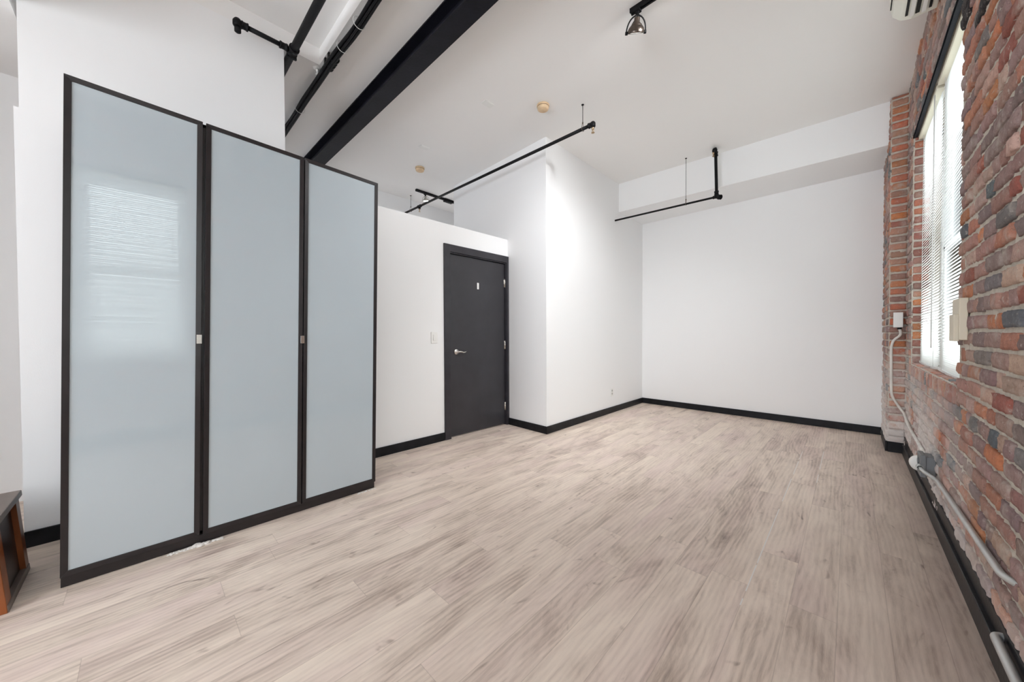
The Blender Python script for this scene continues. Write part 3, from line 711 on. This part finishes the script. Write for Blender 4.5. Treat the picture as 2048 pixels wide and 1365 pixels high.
for z in (1.825, 1.03, .24):
    m = MB(); m.tube([(X0-.014, 3.232, z-.055), (X0-.014, 3.232, z+.055)], .0075, 10); m.box(X0-.0225, X0-.019, 3.216, 3.24, z-.052, z+.052); m.build('hinge', chrome, parent=d, xf=dslant)
m = MB(); m.box(X0-.0225, X0-.021, 2.775, 2.803, 1.708, 1.784); st = m.build('sticker', plastic, parent=d, xf=dslant); st['label'] = 'small white paper strip'
m = MB(); m.box(X0-.0225, X0-.010, 2.365, 2.375, .01, 2.08); 
# frame and casing
m = MB(); m.box(X0-.12, X0+.004, 2.340, 2.372, 0, 2.10); m.box(X0-.12, X0+.004, 3.228, 3.258, 0, 2.10); m.box(X0-.12, X0+.004, 2.340, 3.258, 2.072, 2.103)
m.build('trim_2', casep, kind=S, bevel=.002, xf=dslant)
m = MB(); m.box(X0-.004, X0+.018, 2.283, 2.362, 0, 2.165); m.box(X0-.004, X0+.018, 3.236, 3.275, 0, 2.085); m.box(X0-.004, X0+.018, 2.362, 3.275, 2.083, 2.165)
m.build('trim_3', casep, kind=S, bevel=.003, xf=dslant)

# switch and outlet
t = thing('light_switch', 'white rocker light switch on the wall left of the dark door', 'light switch', (px_(2.16), 2.16, 1.135))
xx = px_(2.16)
MB().box(xx, xx+.006, 2.118, 2.198, 1.072, 1.192).build('cover_plate', plastic, parent=t, bevel=.002)
MB().box(xx+.005, xx+.011, 2.143, 2.173, 1.10, 1.165).build('rocker', plastic, parent=t, bevel=.002)
t = thing('wall_outlet', 'white power outlet low on the white wall before the far corner', 'outlet', (XA, 4.80, .31))
MB().box(XA, XA+.006, 4.76, 4.835, .245, .365).build('cover_plate', plastic, parent=t, bevel=.002)
for z in (.283, .328): 
    o = MB().lathe([(0, 0), (.016, 0), (.016, .003), (0, .003)], (XA+.005, 4.797, z), (1, 0, 0), 18).build('socket', simple('socket_shade', (.45, .44, .42), .5), parent=t)

# ---------------------------------------------------------------- wardrobe (slightly racked, leaning to the right)
t = thing('wardrobe', 'tall black-brown wardrobe with three frosted glass doors against the tall wall', 'wardrobe', (-2.9, .46, 0))
YW0, YW1, ZT, XF = -.278, 1.200, 2.352, -2.588
def rack(v): return Vector((v.x-.0*(v.y-YW0), v.y+.0195*v.z, v.z*(1-.0195*(v.y-YW0)/1.48*1.0)))
cc = MB()
cc.box(XW+.03, XF-.022, YW0+.001, YW0+.02, .0, ZT-.003); cc.box(XW+.03, XF-.022, YW1-.02, YW1-.001, .0, ZT-.003)
for yy in (YW0+.492, YW0+.984): cc.box(XW+.03, XF-.022, yy-.018, yy+.018, .05, ZT-.003)
cc.box(XW+.03, XF-.022, YW0+.02, YW1-.02, ZT-.022, ZT-.003); cc.box(XW+.03, XF-.022, YW0+.02, YW1-.02, .052, .07); cc.box(XW+.03, XW+.036, YW0+.02, YW1-.02, .05, ZT-.01)
cc.build('carcass', wenge, parent=t, bevel=.001, xf=rack)
MB().box(XF-.030, XF-.014, YW0+.001, YW1-.002, .002, .050).build('plinth', wenge, parent=t, bevel=.001, xf=rack)
doors = [(YW0, YW0+.478, 0), (YW0+.492, YW0+.978, 0), (YW0+.984, YW1, 0)]
for i, (a, bb_, dz) in enumerate(doors):
    st_ = .023; z0 = .052; z1 = ZT; fr = MB(); xo = XF; xi = XF-.020
    o_ = [(a, z0), (bb_, z0), (bb_, z1), (a, z1)]; n_ = [(a+st_, z0+st_+.002), (bb_-st_, z0+st_+.002), (bb_-st_, z1-st_), (a+st_, z1-st_)]
    for k in range(4):
        A, B, Cc, Dd = o_[k], o_[(k+1) % 4], n_[(k+1) % 4], n_[k]   # mitred stile or rail
        v = [(xo, *A), (xo, *B), (xo-.003, *Cc), (xo-.003, *Dd), (xi, *A), (xi, *B), (xi, *Cc), (xi, *Dd)]
        fr.add(v, [(0, 1, 2, 3), (7, 6, 5, 4), (0, 4, 5, 1), (1, 5, 6, 2), (2, 6, 7, 3), (3, 7, 4, 0)])
    dr = fr.build('door', wenge, parent=t, bevel=.0012, xf=rack)
    g = MB(); g.box(xi+.004, xo-.007, a+st_-.004, bb_-st_+.004, z0+st_-.002, z1-st_+.004)
    g.build('glass_panel', frost, parent=dr, xf=rack)
    if i < 2:
        hy = bb_-.010 if i == 0 else bb_-.004
        h = MB(); h.box(xo-.002, xo+.010, hy-.006, hy+.012, 1.122, 1.168); h.box(xo+.008, xo+.012, hy-.010, hy+.012, 1.120, 1.170)
        h.build('handle', chrome, parent=dr, bevel=.001, xf=rack)
# crumbling filler along the foot of the wardrobe
rnd = random.Random(5); m = MB()
for (ya_, yb_, n_, s_) in ((.075, .30, 130, .012), (1.06, 1.20, 40, .007), (.185, .235, 40, .020)):
    for k in range(n_):
        y = ya_+(yb_-ya_)*rnd.random(); x = XF-.010+rnd.uniform(.010, .026); s1 = s_*rnd.uniform(.4, 1)
        pr = [(0, s1*.5)]+[(s1*math.cos(q)*(rnd.uniform(.7, 1.2)), s1*.5*math.sin(q)) for q in (1.0, .5, 0)]+[(s1*.6, -.002), (0, -.002)]
        m.lathe(pr, (x, y, .002), (rnd.uniform(-.3, .3), rnd.uniform(-.3, .3), 1), 6)
o = m.build('filler_crumbs', filler); o['kind'] = 'stuff'; tag(o, 'crumbly pale filler along the foot of the wardrobe', 'filler')

# ---------------------------------------------------------------- low wooden chest at the left edge
t = thing('wooden_chest', 'low orange-brown wooden chest with dark inset panel at the left edge', 'chest', (-2.8, -.8, 0))
def lean(v): return Vector((v.x, v.y-.075*v.z, v.z))
ys_ = -.402; x0c, x1c = -2.945, -2.53
MB().box(x0c+.02, x1c-.02, -1.25, ys_-.022, .03, .355).build('body', redw, parent=t, xf=lean)
for (a, b2_) in ((x0c, x0c+.06), (x1c-.075, x1c)):
    MB().box(a, b2_, ys_-.035, ys_-.004, .0, .37).build('post', orangew, parent=t, bevel=.002, xf=lean)
MB().box(x0c+.004, x1c-.004, ys_-.05, ys_-.001, .0, .030).build('foot_rail', slabw, parent=t, bevel=.002, xf=lean)
MB().box(x0c-.012, x1c+.02, -1.27, ys_+.006, .37, .398).build('top', slabw, parent=t, bevel=.003, xf=lean)

# ---------------------------------------------------------------- electrics on the brick
t = thing('outlet_box', 'grey weatherproof outlet box low on the brick wall with a white plug', 'outlet box', (.35, 3.40, .32))
MB().box(XR-.045, XR-.004, 3.35, 3.47, .262, .385).build('body', greybox, parent=t, bevel=.004)
MB().box(XR-.070, XR-.044, 3.342, 3.478, .255, .392).build('cover', greybox, parent=t, bevel=.005)
MB().lathe([(0, 0), (.020, 0), (.022, .004), (.014, .007), (0, .007)], (XR-.070, 3.40, .345), (-1, 0, 0), 20).build('socket', greybox, parent=t)
m = MB(); m.lathe([(0, 0), (.040, .0), (.048, .02), (.048, .055), (.03, .07), (0, .07)], (XR-.055, 3.475, .30), (0, 1, 0), 20); m.build('white_plug', plastic, parent=t)
t = thing('conduit', 'grey metal conduit sloping along the brick from the outlet box', 'conduit', (.36, 2.8, .32))
MB().tube(bez([(XR-.072, 3.36, .318), (XR-.060, 3.30, .305), (XR-.022, 3.15, .303), (XR-.020, 1.96, .345), (XR+.02, 1.90, .345)], .04), .0115, 14).build('tube', conduitm, parent=t)
m = MB(); collar(m, (XR-.070, 3.35, .316), (0, 1, 0), .017, .03); m.build('connector', conduitm, parent=t)
t = thing('conduit', 'bent silver conduit leaving the brick low, in the bottom right corner', 'conduit', (.36, 1.8, .12))
MB().tube(bez([(XR+.03, 1.985, .128), (XR-.030, 1.985, .128), (XR-.031, 1.70, .128), (XR-.031, .6, .124)], .035), .013, 16).build('tube', conduitm, parent=t)
t = thing('conduit', 'whitish painted conduit climbing from the outlet box up the brick pier', 'conduit', (.35, 4.5, .6))
MB().tube(bez([(XR-.020, 3.485, .330), (XR-.018, 4.55, .345), (.372, 4.97, .40), (.352, 5.022, .43), (.292, 5.028, .55), (.287, 5.028, 1.02), (.300, 5.024, 1.09), (.352, 5.005, 1.14), (.338, 5.005, 1.205)], .05), .0105, 12).build('tube', conduitw, parent=t)
t = thing('junction_box', 'small white box on the brick pier left of the window', 'junction box', (.33, 5.02, 1.28))
MB().box(.302, .362, 4.985, 5.035, 1.215, 1.345).build('body', greybox, parent=t, bevel=.003)
MB().box(.296, .360, 4.972, 4.986, 1.212, 1.355).build('cover_plate', plastic, parent=t, bevel=.003)
m = MB(); m.lathe([(.016, 0), (.016, .02), (.012, .024), (0, .024)], (.338, 5.005, 1.218), (0, 0, -1), 12); m.build('connector', steelblk, parent=t)
t = thing('wall_cover', 'cream plastic box on the brick at the near edge of the window', 'wall box', (.37, 2.6, 1.2))
MB().box(XR-.030, XR-.002, 2.60, 2.745, 1.12, 1.315).build('housing', ivory, parent=t, bevel=.004)
MB().box(XR-.045, XR-.028, 2.60, 2.700, 1.115, 1.24).build('front_plate', ivory, parent=t, bevel=.003)
